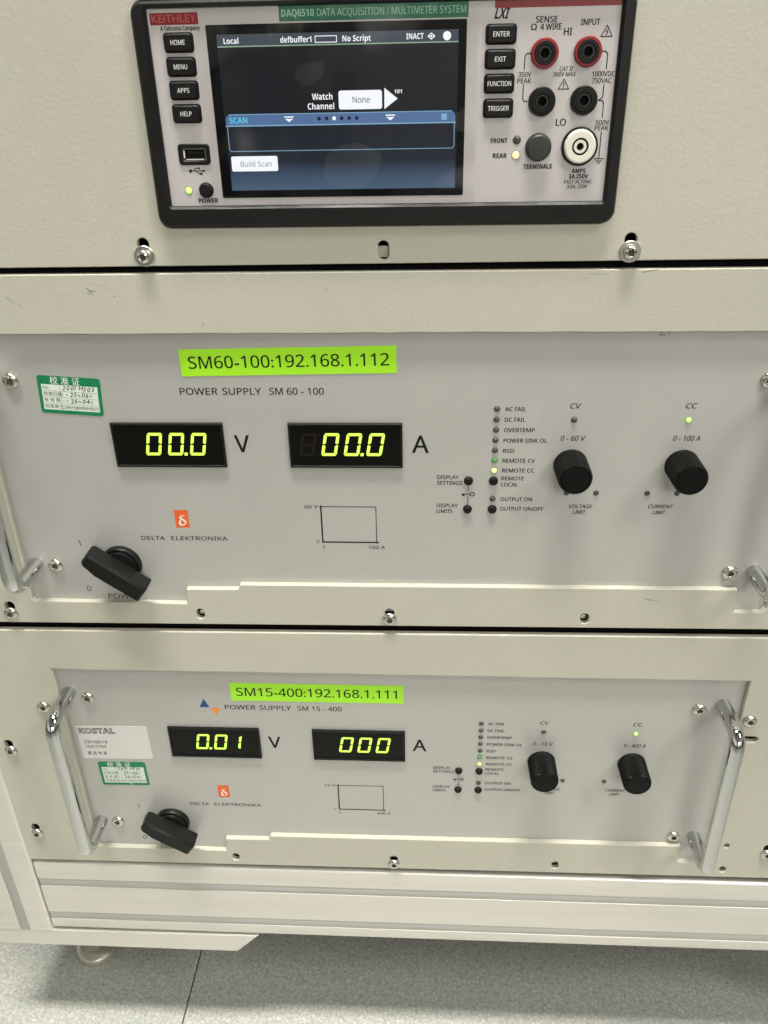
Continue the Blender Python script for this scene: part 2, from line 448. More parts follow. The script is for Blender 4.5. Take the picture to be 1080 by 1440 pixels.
beam(-324, TOP, 262.3, 299, [280.5], -4, 37, 'corner_post', False)
# foot rail under each post, with a slanted end
for sgn in (1, -1):
    mb = MB()
    q = [(-304, -324.6), (-304, -339.8), (-139.5, -339.9), (-124.5, -323.4), (-140, -323.6)]
    if sgn < 0: q = [(255, -324.6), (255, -339.8), (306, -339.8), (306, -324.6)]
    mb.plate(q, [], 60, -3.4, 0, .7)
    mb.build('foot_rail', ['alu'], rack, RO)
# levelling feet
for fx in (-270, 285):
    mb = MB()
    def vl(x, y, prof, m, n=40):                     # lathe about a vertical axis
        vs = []; fs = []
        for r, z in prof:
            for k in range(n): vs.append((x+r*cos(2*pi*k/n), y+r*sin(2*pi*k/n), z))
        for i in range(len(prof)-1):
            for k in range(n): fs.append((i*n+k, i*n+(k+1) % n, (i+1)*n+(k+1) % n, (i+1)*n+k))
        mb.add(vs, fs, m, True)
    fy = 55
    vl(fx, fy, [(.1, FZ+8), (9, FZ+8), (11, FZ+7.6), (14.6, FZ+6.2), (15.6, FZ+5), (15.8, FZ+.2), (.1, FZ+.2)], 0)
    fo = mb.build('levelling_foot', ['foot'], rack, RO)
    mb = MB(); vl(fx, fy, [(10.5, FZ+8), (10.5, FZ+20), (.1, FZ+20)], 0, 6); vl(fx, fy, [(8.5, FZ+20), (8.5, -338)], 0, 20)
    mb.build('foot_nut', ['steel'], fo, RO)
mb = MB()                                            # unseen dark sheets, added to stop light leaks and shade the floor
mb.box(-296, -294, 34, 560, -320, TOP, 0); mb.box(297, 299, 34, 560, -320, TOP, 0)
mb.box(-294, 297, 556, 560, -320, TOP, 0); mb.box(-294, 297, 34, 556, -322, -316, 0)
mb.build('light_block_sheet', ['black'], rack, RO)
mb = MB(); mb.box(-296, 299, 0, 560, TOP, TOP+4, 0, .5); mb.build('top_panel', ['powder'], rack, RO)
for z0, z1 in ((90.5, 98.5), (-85.5, -77), (-263, -255)):
    mb = MB(); mb.box(-259, 198, 2.5, 8, z0, z1, 0); mb.build('gap_shade_strip', ['dark'], rack, RO)  # black strips put in for the dark interior behind the panel gaps
for x0, x1 in ((-259, -246), (185, 198)):
    mb = MB(); mb.box(x0, x1, 4, 12, -259, 290, 0); mb.build('mounting_rail', ['washer'], rack, RO)

mb = MB(); mb.box(199.4, 261.4, -2.6, 0, -256, 290, 0, .4); mb.build('cable_cover', ['powder'], rack, RO)
mb = MB(); mb.box(-39.5, -33.2, -.1, 2, 98, 102.4, 0, .4); mb.build('clip_nut', ['powder'], rack, RO)
# ------------------------------------------------------------------ beige front panels
PC = -36.5; PL, PR = -260.2, 198.6
def jag(x0, x1, z0, z1, n, amp):
    return [(x0 + (x1-x0)*i/n, z0 + (z1-z0)*i/n + (random.uniform(-amp, amp) if 0 < i < n else 0)) for i in range(n+1)]
def supply_cut(dz, notch_b, step):
    zt = dz + 68.4
    top = jag(144.0, -214.2, zt, zt+.1, 40, .16)
    p = top + [(-214.6, dz-65.2), (-213.6, dz-66.4), (-136.6, dz-66.9), (-135.8, dz+step[0]), (-110.2, dz+step[0]+.3), (-109.0, dz+step[1])]
    p += [(127.6, dz+step[2]), (128.1, dz+notch_b), (140.6, dz+notch_b), (143.2, dz+notch_b+2.4)]
    return p
def front_panel(label, zl0, zr0, zl1, zr1, holes, screws, marks=(), studs=()):
    org = (PC, -3, (zl0+zr0)/2)
    t = thing('rack_front_panel', label, 'rack panel', org, 'beige front panels of the rack')
    mb = MB()
    out = [(PL, zl0), (PR, zr0), (PR, zr1), (PL, zl1)]
    mb.plate(out, holes, -.15, -3, 0, .35)
    for p in marks: mb.line(p[0], p[1], -3.03, 1)
    mb.build('panel_sheet', ['powder', 'inkgrey'], t, org)
    for x, z, w in screws:
        screw('hex' if w else 'pan', x, -3 - (.02 if not w else 1.0), z, t, org, washer=w)
    for x, z in studs:
        m2 = MB(); m2.lathe(x, z, [(1.5, 1.5), (1.5, .4), (1.2, .1), (.6, .1), (.5, .8)], 0, 14); m2.build('clip_nut', ['steel'], t, org)
    return t
P1 = front_panel('topmost beige panel framing the multimeter, with two washered screws and one empty slot', 95.5, 96.9, 276, 277,
    [rrect(-123.1, 51.1, 110.5, 186.2, 4.6, 6), slot(-131.4, 102.2, 4.6, 9.2), slot(-36.3, 101.2, 4.4, 7.4), slot(58.7, 102.2, 4.6, 9.2)],
    [(-131.3, 100.0, 4.1), (58.8, 100.0, 4.1)])
P2 = front_panel('middle beige panel framing the larger looking power supply, scuffed at its top left', -79.9, -77.3, 92.9, 93.4,
    [supply_cut(0, -67.6, (-58.4, -55.4, -54.9)), slot(-130.6, -73.0, 4.0, 6.0), slot(-36.5, -71.9, 4.6, 6.8), slot(58.2, -72.7, 4.0, 6.0),
     slot(-227.2, -70.6, 4.8, 6.8)],
    [(-36.5, -74.0, 0), (-227.2, -73.6, 0), (-224.5, 40.5, 0), (-251, 10, 0)],
    [([(-157.5, 87.6), (-155.8, 85.6)], .22), ([(-156.4, 86.4), (-154, 86.2)], .25), ([(-157.5, 85.4), (-155, 85.0)], .18), ([(-146.6, 84), (-146.4, 83.9)], .3),
     ([(-192, 84), (-189, 81.5)], .12), ([(-187.5, 80.8), (-186, 79.4)], .12), ([(64.5, 91.9), (70.8, 93.1)], .16), ([(-112, 71.5), (-110.8, 73.5)], .12),
     ([(44, 91.6), (52, 91.4)], .1), ([(-60, 86.4), (-59.7, 86.4)], .28), ([(85, -60.5), (93, -62.2)], .12), ([(86, -61), (89, -61.4)], .2)],
    [(-130.8, -73.8), (58.3, -73.6)])
P3 = front_panel('bottom beige panel framing the lower power supply, sitting on the aluminium beam', -257.3, -254.6, -84.7, -82.3,
    [supply_cut(-177.8, -65.4, (-56.7, -53.2, -52.2)), slot(-131.3, -249.8, 4.0, 6.0), slot(-36.6, -248.6, 4.6, 6.8), slot(57.9, -249.1, 4.0, 6.0),
     slot(-250.4, -163.6, 4.8, 7), slot(-249.9, -229.8, 4.8, 7), slot(176.4, -230.6, 4.8, 7), slot(149.8, -148.0, 10.5, 3.8), slot(153.2, -228.7, 3.2, 3.4), slot(154.2, -248.4, 3.6, 4.6)],
    [(-223.8, -134.8, 0), (-249.6, -167.2, 0), (-249.3, -233.3, 0), (148.2, -134.9, 0), (176.4, -233.8, 0), (-36.6, -251.2, 0)],
    [([(-215, -108.4), (-213.6, -109.2)], .35), ([(-248, -88), (-243, -88.5)], .1)], [(-131.5, -250.4), (57.9, -249.8)])

# ------------------------------------------------------------------ power supplies
def seg_digit(ch, x0, z0, w, h, t, y, m, mb, shear=.18):
    g = .22; c = t*.42
    X = lambda u, v: (x0 + u + shear*v, z0 + v)
    mid = h/2
    def P(pts): mb.flat([X(*p) for p in pts], y, m)
    on = {'0': 'abcdef', '1': 'bc', '8': 'abcdefg'}[ch]
    if 'a' in on: P([(c+g, h), (w-c-g, h), (w-g*.5, h-c), (w-t-g*.3, h-t), (t+g*.3, h-t), (g*.5, h-c)])
    if 'd' in on: P([(c+g, 0), (w-c-g, 0), (w-g*.5, c), (w-t-g*.3, t), (t+g*.3, t), (g*.5, c)])
    if 'f' in on: P([(0, h-c-g), (t, h-t-g), (t, mid+t*.35+g), (t*.4, mid+g), (0, mid+t*.3)])
    if 'e' in on: P([(0, c+g), (t, t+g), (t, mid-t*.35-g), (t*.4, mid-g), (0, mid-t*.3)])
    if 'b' in on: P([(w, h-c-g), (w-t, h-t-g), (w-t, mid+t*.35+g), (w-t*.4, mid+g), (w, mid+t*.3)])
    if 'c' in on: P([(w, c+g), (w-t, t+g), (w-t, mid-t*.35-g), (w-t*.4, mid-g), (w, mid-t*.3)])
    if 'g' in on: P([(g, mid), (t*.6, mid+t*.45), (w-t*.6, mid+t*.45), (w-g, mid), (w-t*.6, mid-t*.45), (t*.6, mid-t*.45)])

PROTO = {}
def proto(key, fn, mats, name, parent, org, x, y, z):
    if key not in PROTO:
        mb = MB(); fn(mb); o = mb.build(name, mats, parent); PROTO[key] = o
    else:
        o = PROTO[key].copy(); COL.objects.link(o); o.parent = parent
    o.name = name
    put(o, x, y, z, org); return o

def calib_sticker(t, org, ox, oz, w, h, ang, rows, worn, label):
    ca, sa = cos(ang), sin(ang)
    mb = MB(); mb.xf = lambda p: (ox + p[0]*ca - p[2]*sa, p[1], oz + p[0]*sa + p[2]*ca)
    r = 1.2
    mb.plate(rrect(0, w, -h, 0, r, 3), [], -.02, -.18, 0)
    hd = h*.225; bw = w*.055; bb = h*.10
    mb.rect(bw, w-bw, -h+bb, -hd, -.21, 1)
    mb.text('校 准 证', w*.44, -hd*.86, hd*.66, -.21, 2, 'C', raw=True, off=.006)
    rh = (h-bb-hd)/4; xs = bw + (w-2*bw)*.33
    for i in range(1, 4): mb.line([(bw, -hd-rh*i), (w-bw, -hd-rh*i)], .12, -.23, 4)
    mb.line([(xs, -hd), (xs, -h+bb)], .12, -.23, 4)
    names = ['No.', '校准日期', '有 效 期', '校准单位']
    for i in range(4):
        zb = -hd-rh*(i+1)+rh*.28
        mb.text(names[i], bw+.6, zb, rh*.48, -.23, 4, 'L', raw=True, off=.004)
        if i == 3: mb.text('上海电子仪器检测技术有限公司', xs+.5, zb, rh*.42, -.23, 4, 'L', w=(w-bw-xs)-1, raw=True, off=.004)
        elif i == 0:
            x = xs+1
            for c in rows[0]:
                mb.text(c, x, zb+random.uniform(-.25, .2), rh*.66, -.24, 3, 'L', raw=True, shear=.25, off=.012); x += (w-bw-xs-2)/len(rows[0])
        else:
            x = xs+.6; st = (w-bw-xs-1.2)/9
            for k, c in enumerate(rows[i]):
                hand = c.isdigit() and k > 1
                mb.text(c, x, zb+(random.uniform(-.3, .2) if hand else 0), rh*(.66 if hand else .38), -.24, 3 if hand else 4, 'L', raw=True, shear=.25 if hand else 0, off=.012 if hand else 0); x += st
    if worn: mb.line([(w*.30, -h*.30), (w*.48, -h*.55), (w*.62, -h*.97)], .5, -.25, 1)
    o = mb.build('calibration_sticker', ['green', 'paper', 'white', 'ink', 'inkgrey'], t, org); o['label'] = label

def tape(t, org, tl, tr, bl, txt, label, tx0, tx1):
    ang = math.atan2(tr[1]-tl[1], tr[0]-tl[0]); ca, sa = cos(ang), sin(ang); w = math.hypot(tr[0]-tl[0], tr[1]-tl[1]); h = tl[1]-bl[1]
    mb = MB(); mb.xf = lambda p: (tl[0] + p[0]*ca - p[2]*sa, p[1], tl[1] + p[0]*sa + p[2]*ca)
    mb.plate([(0, -h), (w, -h), (w, 0), (0, 0)], [], -.02, -.2, 0)
    mb.text(txt, tx0, -h+h*.285, h*.45, -.23, 1, 'L', w=tx1-tx0, off=.010)
    o = mb.build('address_label', ['tape', 'ink'], t, org); o['label'] = label

def power_supply(dz, label, model, vmax, amax, digits, ghost, lower):
    org = (-36.5, 0, dz)
    t = thing('power_supply', label, 'power supply', org, 'rack power supplies')
    Z = lambda z: dz + z
    # chassis and faceplate with its print
    mb = MB(); mb.box(-212, 139, 4.2, 330, Z(-66), Z(66), 0); mb.build('chassis', ['black'], t, org)
    mb = MB(); I = 1; Y = -.05
    mb.plate(rrect(-222, 149, Z(-72), Z(72), 1, 2), [], 4, 0, 0, .3)
    mb.text('POWER', -126, Z(40.8), 3.05, Y, I, w=16.6, off=.014); mb.text('SUPPLY', -107.3, Z(40.8), 3.05, Y, I, w=16.9, off=.014)
    mb.text(model, -86.8, Z(40.8), 3.05, Y, I, w=23.6, off=.014)
    mb.text('V', -104.4, Z(13.7), 8.1, Y, I, w=6.5, off=.016); mb.text('A', -25.3, Z(13.6), 8.2, Y, I, w=7.3, off=.016)
    mb.text('DELTA', -154.7, Z(-32.3), 2.15, Y, I, w=11.4, off=.016); mb.text('ELEKTRONIKA', -140.2, Z(-32.3), 2.15, Y, I, w=27.2, off=.016)
    mb.rect(-137.0, -130.5, Z(-25.4), Z(-16.0), Y, 2)
    mb.text('𝛅', -133.6, Z(-24.2), 5.4, Y-.05, 3, 'C', w=3.6, raw=True, off=.012)
    mb.text('1', -186.2, Z(-36.0), 3.0, Y, I); mb.text('0', -187.0, Z(-62), 3.0, Y, I, w=2.2); mb.text('POWER', -176.8, Z(-66.2), 2.9, Y, I, w=16)
    # graph
    mb.line([(-67.6, Z(-13.4)), (-67.6, Z(-32.6)), (-41.4, Z(-32.6))], .7, Y, I)
    mb.line([(-68.2, Z(-13.7)), (-42.1, Z(-13.7)), (-42.1, Z(-32.6))], .38, Y, I); mb.line([(-43, Z(-32.6)), (-41.6, Z(-33.2))], .3, Y, I)
    mb.text(vmax + ' V', -75.2, Z(-14.7), 1.85, Y, I, w=6.2, off=.014); mb.text('0', -70.6, Z(-33.3), 1.8, Y, I); mb.text('0', -67.9, Z(-36.3), 1.8, Y, I)
    mb.text(amax + ' A', -46, Z(-36.2), 1.85, Y, I, w=7.8, off=.014)
    # legends beside the lamps and buttons
    of = .024
    for s_, z, x1 in (('AC FAIL', 33.3, 23.6), ('DC FAIL', 28.45, 23.6), ('OVERTEMP', 23.6, 27.9), ('POWER SINK OL', 18.65, 33.6), ('RSD', 13.8, 19.5),
                     ('REMOTE CV', 9.0, 29.0), ('REMOTE CC', 4.2, 29.0), ('REMOTE', .3, 24.6), ('LOCAL', -2.75, 22.2), ('OUTPUT ON', -10.15, 28.9), ('OUTPUT ON/OFF', -15.05, 34.4)):
        mb.text(s_, 14.75, Z(z), 1.85, Y, I, w=x1-14.75, off=of)
    mb.text('DISPLAY', -14, Z(.75), 1.85, Y, I, w=9.6, off=of); mb.text('SETTINGS', -14.1, Z(-2.1), 1.85, Y, I, w=11.4, off=of)
    mb.text('DISPLAY', -14.1, Z(-13.6), 1.85, Y, I, w=9.6, off=of); mb.text('LIMITS', -14.1, Z(-16.5), 1.85, Y, I, w=7.2, off=of)
    mb.line([(0, Z(-1.5)), (0, Z(-5.3))], .3, Y, I); mb.line([(0, Z(-8.2)), (0, Z(-12.8))], .3, Y, I)
    mb.line([(-2.6, Z(-6.8)), (1, Z(-6.8))], .45, Y, I); mb.ring(1.9, Z(-6.8), .95, .4, Y, I, 18); mb.flat([(-2.9, Z(-6.8)), (-1.4, Z(-6.8)), (-1.7, Z(-7.7)), (-2.5, Z(-7.7))], Y-.03, I)
    mb.text('CV', 44.2, Z(34.5), 2.3, Y, I, 'C', w=4.3, shear=.2, off=.016); mb.text('CC', 92.8, Z(34.6), 2.3, Y, I, 'C', w=4.5, shear=.2, off=.016)
    mb.text('0 - %s V' % vmax, 44.4, Z(19.6), 2.35, Y, I, 'C', w=10.3, shear=.2, off=.016); mb.text('0 - %s A' % amax, 93.2, Z(19.7), 2.35, Y, I, 'C', w=11.6, shear=.2, off=.016)
    mb.text('VOLTAGE', 50.8, Z(-13.6), 1.85, Y, I, 'C', w=10.6, shear=.2, off=of); mb.text('LIMIT', 50.6, Z(-16.5), 1.85, Y, I, 'C', w=5.4, shear=.2, off=of)
    mb.text('CURRENT', 86.6, Z(-13.4), 1.85, Y, I, 'C', w=10.9, shear=.2, off=of); mb.text('LIMIT', 86.4, Z(-16.4), 1.85, Y, I, 'C', w=5.4, shear=.2, off=of)
    if not lower:
        mb.text('I', 76.0, 66.4, 1.9, Y, 4, raw=True); mb.line([(75, 66.3), (78, 66.3)], .3, Y, 4); mb.line([(79.3, 66.4), (79.3, 68)], .3, Y, 4)
    else:
        mb.flat([(-139.8, Z(41.8)), (-134.4, Z(41.9)), (-137.0, Z(47.8))], Y, 5); mb.flat([(-133.7, Z(41.5)), (-131.1, Z(36.4)), (-128.5, Z(41.5))], Y, 6)
    mb.build('faceplate', ['face', 'ink', 'orange', 'white', 'inkred', 'blue', 'orange2'], t, org)
    # handles: two chrome bows
    for hx in (-209.6, 134.5):
        def fn(b):
            zt, zb, D, R = 48.6+2, -48.6+2, -24.5, 7.5
            path = [(0, .5, zt), (0, D+R, zt)]
            path += [(0, D+R-R*sin(a), zt-R+R*cos(a)) for a in [pi/2*k/8 for k in range(1, 9)]]
            path += [(0, D, zt-R-20*k) for k in range(1, 4)]
            path += [(0, D+R-R*cos(a), zb+R-R*sin(a)) for a in [pi/2*k/8 for k in range(0, 9)]]
            path += [(0, .5, zb)]
            b.tube(path, 3.75, 0, 28)
        proto('handle', fn, ['chrome'], 'handle', t, org, hx, 0, dz)
    for x, z in ((-199.8, 47.4), (122.8, 47.3), (-199.8, -46.8), (123.4, -46.8)):
        screw('pan', x, -.02, Z(z), t, org, 'panel_screw')
    # displays
    for di, (x0, txt) in enumerate(zip((-159.3, -79.9), digits)):
        mb = MB(); z0, z1 = Z(6.6), Z(27.9); x1 = x0 + 50.4
        mb.plate([(x0, z0), (x1, z0), (x1, z1), (x0, z1)], [[(x0+1.1, z0+1.1), (x1-1.1, z0+1.1), (x1-1.1, z1-1.1), (x0+1.1, z1-1.1)]], -.02, -1.5, 0, .25)
        mb.rect(x0+1.1, x1-1.1, z0+1.1, z1-1.1, -.75, 1)
        dwin = mb.build('display_window', ['black', 'lens'], t, org)
        kk = 0
        for ch in txt:
            if ch == ' ': kk += 1; continue
            if ch == '.': continue
            mb = MB(); seg_digit(ch, x0+14.0+10.03*kk - (2.2 if ch == '1' else 0), Z(12.3), 6.9, 10.9, 1.32, -.80, 0, mb)
            i = txt.index(ch) if False else None
            if kk == txt.replace('.', '').index(txt.split('.')[0][-1], len(txt.split('.')[0])-1) and '.' in txt:
                cx, cz = x0+14.0+10.03*kk+8.25, Z(12.95); mb.flat([(cx-.7, cz-.7), (cx+.7, cz-.7), (cx+.85, cz+.7), (cx-.55, cz+.7)], -.80, 0)
            mb.build('digit', ['seg'], dwin, org); kk += 1
        if ghost and di == 1:
            mb = MB(); seg_digit('8', x0+4.0, Z(12.3), 6.9, 10.9, 1.32, -.80, 0, mb); o = mb.build('digit', ['ghost'], dwin, org); o['label'] = 'dark unlit digit'
    # indicators
    def led(kind):
        def fn(b):
            b.lathe(0, 0, [(1.45, -.02), (1.45, -.12), (1.2, -.14)], 1, 20, cap1=False)
            b.lathe(0, 0, [(1.18, -.02), (1.12, -.35), (.85, -.7), (.4, -.88), (.05, -.92)], 0, 20)
        return fn
    kinds = [(11.2, z, 'led_off') for z in (34.3, 29.4, 24.6, 19.8, 14.9)] + [(11.2, 10.15, 'led_ring'), (11.2, 5.2, 'led_hot' if not lower else 'led_on'), (11.2, -9.1, 'led_off'), (44.4, 29.4, 'led_off'), (92.8, 29.4, 'led_on')]
    for x, z, k in kinds:
        o = proto('led' + k, led(k), [k, 'led_hole'], 'indicator_light', t, org, x, 0, Z(z))
        if k in ('led_hot', 'led_on'): o['label'] = 'lit yellow-green indicator light'
        if k == 'led_ring': o['label'] = 'dim green indicator light'
    def btn(b): b.lathe(0, 0, [(2.1, -.02), (2.1, -.2), (1.95, -.3), (1.9, -1.1), (1.6, -1.5), (.8, -1.65), (.05, -1.68)], 0, 24)
    for x, z in ((0, 0), (-.05, -14.4), (11.2, 0), (11.2, -14.35)):
        proto('btn', btn, ['button'], 'push_button', t, org, x, 0, Z(z))
    def trim(b):
        b.lathe(0, 0, [(1.35, -.02), (1.35, -.1), (1.15, -.12)], 1, 20, cap1=False); b.lathe(0, 0, [(1.15, -.1), (1.05, -.5), (.5, -.6), (.05, -.6)], 0, 18)
    for x in (44.2, 57.3, 79.9, 93.1):
        proto('trim', trim, ['led_off', 'led_hole'], 'trimmer_screw', t, org, x, 0, Z(-5.8))
    # rotary knobs
    def knob(b):
        R = 7.25
        b.lathe(0, 0, [(7.5, -.05), (7.5, -1.2), (R, -1.6), (R-.1, -14.6), (R-.6, -15.5), (R-1.0, -15.6), (R-1.1, -15.3), (R-1.3, -15.3), (R-1.45, -15.6), (.05, -15.7)], 0, 160,
                {2: (40, .2), 3: (40, .2), 4: (40, .06)})
    for x in (44.7, 93.1):
        proto('knob', knob, ['knob'], 'control_knob', t, org, x, 0, Z(8.0))
    # rotary power switch: round base and a bar lever
    cx, cz = -166.6, Z(-45.6)
    mb = MB(); mb.lathe(cx, cz, [(9.9, -.05), (9.9, -2.6), (9.5, -3.2), (8.9, -3.3), (8.6, -2.9), (8.2, -2.9), (7.9, -4.6), (.05, -4.7)], 0, 56)
    sw = mb.build('power_switch', ['black'], t, org)
    mb = MB(); a = radians(-37.5 if not lower else -34.5); ca, sa = cos(a), sin(a)
    mb.xf = lambda p: (cx + p[0]*ca - p[2]*sa, p[1], cz + p[0]*sa + p[2]*ca)
    poly = [(-16.2, -1.6), (-9.0, -4.4), (15.8, -4.9), (16.4, -4.4), (16.4, 4.4), (15.8, 4.9), (-12, 4.4), (-16.2, 3.6)]
    poly = [(-14.9, -3.4), (-7.5, -5.2), (15.4, -5.2), (16.0, -4.6), (16.0, 3.4), (15.4, 4.0), (-14.6, 4.0), (-16.2, 2.8), (-16.2, -1.6)]
    mb.plate(poly, [], -4.4, -13.8, 0, 1.1)
    mb.build('switch_lever', ['black'], sw, org)
    return t, org

t1, o1 = power_supply(0, 'upper power supply labelled SM60-100 with voltage and current displays both reading 00.0', 'SM 60 - 100', '60', '100', ('00.0', '00.0'), True, False)
tape(t1, o1, (-124.2, 60.9), (-31.9, 62.3), (-124.2, 49.1), 'SM60-100:192.168.1.112', 'lime green tape reading SM60-100:192.168.1.112', 3.6, 89.2)
calib_sticker(t1, o1, -188.1, 49.9, 27.8, 17.3, radians(-3.9), ['2001H303', '2025年06月11日'[0:2]+'25年06月', '2026年04月'], False, 'green and white calibration sticker with handwritten dates')
t2, o2 = power_supply(-177.8, 'lower power supply labelled SM15-400 with displays reading 0.01 and 000', 'SM 15 - 400', '15', '400', ('0.01', '000'), False, True)
tape(t2, o2, (-121.9, -118.8), (-30.2, -118.8), (-121.9, -130.8), 'SM15-400:192.168.1.111', 'lime green tape reading SM15-400:192.168.1.111', 3.2, 88.3)
calib_sticker(t2, o2, -203.7, -177.6, 27.4, 17.8, radians(1.0), ['2001H301', '2025年06月', '2026年04月'], True, 'worn green and white calibration sticker')
mb = MB(); ang = radians(.9)
mb.xf = lambda p: (-211.2 + p[0]*cos(ang) - p[2]*sin(ang), p[1], -151.2 + p[0]*sin(ang) + p[2]*cos(ang))
mb.plate(rrect(0, 39.8, -24, 0, .8, 3), [], -.02, -.16, 0)
mb.text('KOSTAL', 1.2, -5.2, 3.7, -.19, 1, w=20.5, outline=.035, bold=True)
mb.text('200168518', 2.6, -12.6, 2.1, -.19, 1, w=13.2, off=.012); mb.text('10417703', 2.9, -16.0, 2.1, -.19, 1, w=11.6, off=.012)
mb.text('直 流 电 源', 3.1, -20.9, 1.9, -.19, 2, w=11, raw=True, off=.01)
o = mb.build('asset_label', ['pale', 'ink', 'inkgrey'], t2, o2); o['label'] = 'pale grey asset label with outlined lettering'

# ------------------------------------------------------------------ multimeter
KO = (-36, -3, 111)
km = thing('multimeter', 'black framed bench multimeter with lit touchscreen, mounted in the top panel', 'multimeter', KO)
mb = MB(); mb.box(-118, 46, -2.4, 240, 113, 184, 0); mb.build('chassis', ['black'], km, KO)
mb = MB()
mb.plate(rrect(-122.5, 50.6, 111.1, 185.6, 4.2, 7), [rrect(-117.2, 46.2, 118.6, 183.5, .8, 3)], -.1, -6.6, 0, .9)
mb.build('bezel', ['bezel'], km, KO)
mb = MB(); Y = -4.65; I = 1
mb.plate(rrect(-117.1, 46.1, 118.7, 183.4, .6, 3), [], -2.5, -4.6, 0)
mb.rect(-116.3, -99.3, 178.4, 182.0, Y, 2)
mb.text('KEITHLEY', -107.8, 179.1, 2.35, Y-.04, 3, 'C', w=15.6, raw=True, off=.004)
mb.text('A Tektronix Company', -113, 176.7, 1.35, Y, I, w=14, bold=True, off=.01)
mb.rect(-70.9, -5.6, 178.6, 183.35, Y, 4)
mb.text('DAQ6510', -70, 180.0, 2.15, Y-.04, 5, w=11.3, bold=True); mb.text('DATA ACQUISITION / MULTIMETER SYSTEM', -57.6, 180.0, 2.15, Y-.04, 5, w=51.2)
mb.rect(3.3, 46.0, 181.0, 183.35, Y, 2)
mb.text('LXI', 5.5, 177.9, 3.1, Y, I, 'C', w=4.5, shear=.25, bold=True, off=.01)
def ct(s_, x, zc, h, w, **k):
    k.setdefault('off', .022)
    mb.text(s_, x, zc-h/2, h, Y, I, 'C', w=w, **k)
ct('SENSE', 21.1, 177.4, 1.8, 7.3, off=.03); ct('Ω', 16.9, 175.2, 1.8, 1.9, off=.03); ct('4 WIRE', 22.7, 175.2, 1.8, 7.2, off=.03)
ct('INPUT', 36, 176.3, 1.8, 6.4, off=.03); ct('HI', 28.6, 173.6, 2.2, 2.7, off=.03); ct('LO', 28.5, 145.5, 2.2, 3.5, off=.03)
for x, z, s_ in ((41.8, 173.4, 1.0), (28.5, 157.5, .95)):
    mb.line([(x-1.9*s_, z-1.5*s_), (x+1.9*s_, z-1.5*s_), (x, z+1.8*s_), (x-1.9*s_, z-1.5*s_)], .28, Y, I)
    if s_ == 1.0: mb.line([(x+.3, z+.8), (x-.3, z-.1), (x+.3, z-.2), (x-.2, z-1.1)], .25, Y, I)
    else: mb.line([(x, z+.6), (x, z-.5)], .3, Y, I); mb.disc(x, z-1.05, .18, Y, I, 8)
ct('350V', 14.7, 160.9, 1.55, 4.4); ct('PEAK', 14.6, 158.9, 1.55, 4.8)
ct('CAT II', 28.8, 162.4, 1.3, 4.5, shear=.2); ct('300V MAX', 28.4, 160.7, 1.3, 7.7, shear=.15)
ct('1000VDC', 42.0, 160.6, 1.6, 7.8); ct('750VAC', 41.6, 158.5, 1.6, 6.6)
ct('500V', 43.2, 145.2, 1.5, 4.6); ct('PEAK', 43.1, 143.4, 1.5, 4.8)
ct('FRONT', 6.7, 139.8, 1.55, 6.0, bold=True); ct('REAR', 7.2, 134.75, 1.55, 5.1, bold=True); ct('TERMINALS', 21.2, 130.9, 1.55, 10.3, bold=True)
ct('AMPS', 36.3, 129.2, 1.5, 5.0, bold=True); ct('3A,250V', 36.4, 127.35, 1.5, 7.0, bold=True); ct('FAST ACTING', 36.2, 125.5, 1.25, 9.9, shear=.15); ct('3.0A, 250V', 36.1, 123.85, 1.25, 7.5, shear=.15)
ct('POWER', -102.8, 120.6, 1.6, 7.6, bold=True)
lw = .34
mb.line([(16.2, 167.3), (15.1, 167.3), (14.4, 166.5), (14.4, 162.4)], lw, Y, I); mb.line([(14.4, 157.6), (14.4, 153.2), (15, 152.4), (15.9, 152.4)], lw, Y, I)
mb.line([(40.9, 167.5), (42, 167.5), (42.8, 166.7), (42.8, 162.2)], lw, Y, I); mb.line([(42.5, 157.2), (42.5, 153.3), (41.2, 152.3)], lw, Y, I)
mb.line([(41.2, 152.3), (42.6, 152.1), (43.0, 151.3), (43.0, 146.8)], lw, Y, I); mb.line([(43.2, 142.1), (43.2, 133.2)], lw, Y, I)
for d, w in ((0, 1.5), (.75, .9), (1.4, .35)): mb.line([(43.2-w, 133.2-d), (43.2+w, 133.2-d)], lw, Y, I)
# usb trident
mb.line([(-108.3, 131.1), (-103.3, 131.1)], .3, Y, I); mb.disc(-108.3, 131.1, .6, Y-.02, I, 12); mb.flat([(-103.6, 130.6), (-103.6, 131.6), (-102.6, 131.1)], Y-.02, I)
mb.line([(-107.2, 131.1), (-106.4, 132), (-105.2, 132)], .25, Y, I); mb.disc(-104.9, 132, .38, Y-.02, I, 10); mb.line([(-106.2, 131.1), (-105.4, 130.1), (-104.4, 130.1)], .25, Y, I); mb.rect(-104.7, -103.9, 129.7, 130.5, Y-.02, I)
mb.build('front_panel', ['dpanel', 'ink', 'red', 'redprint', 'dgreen', 'dgreenprint'], km, KO)
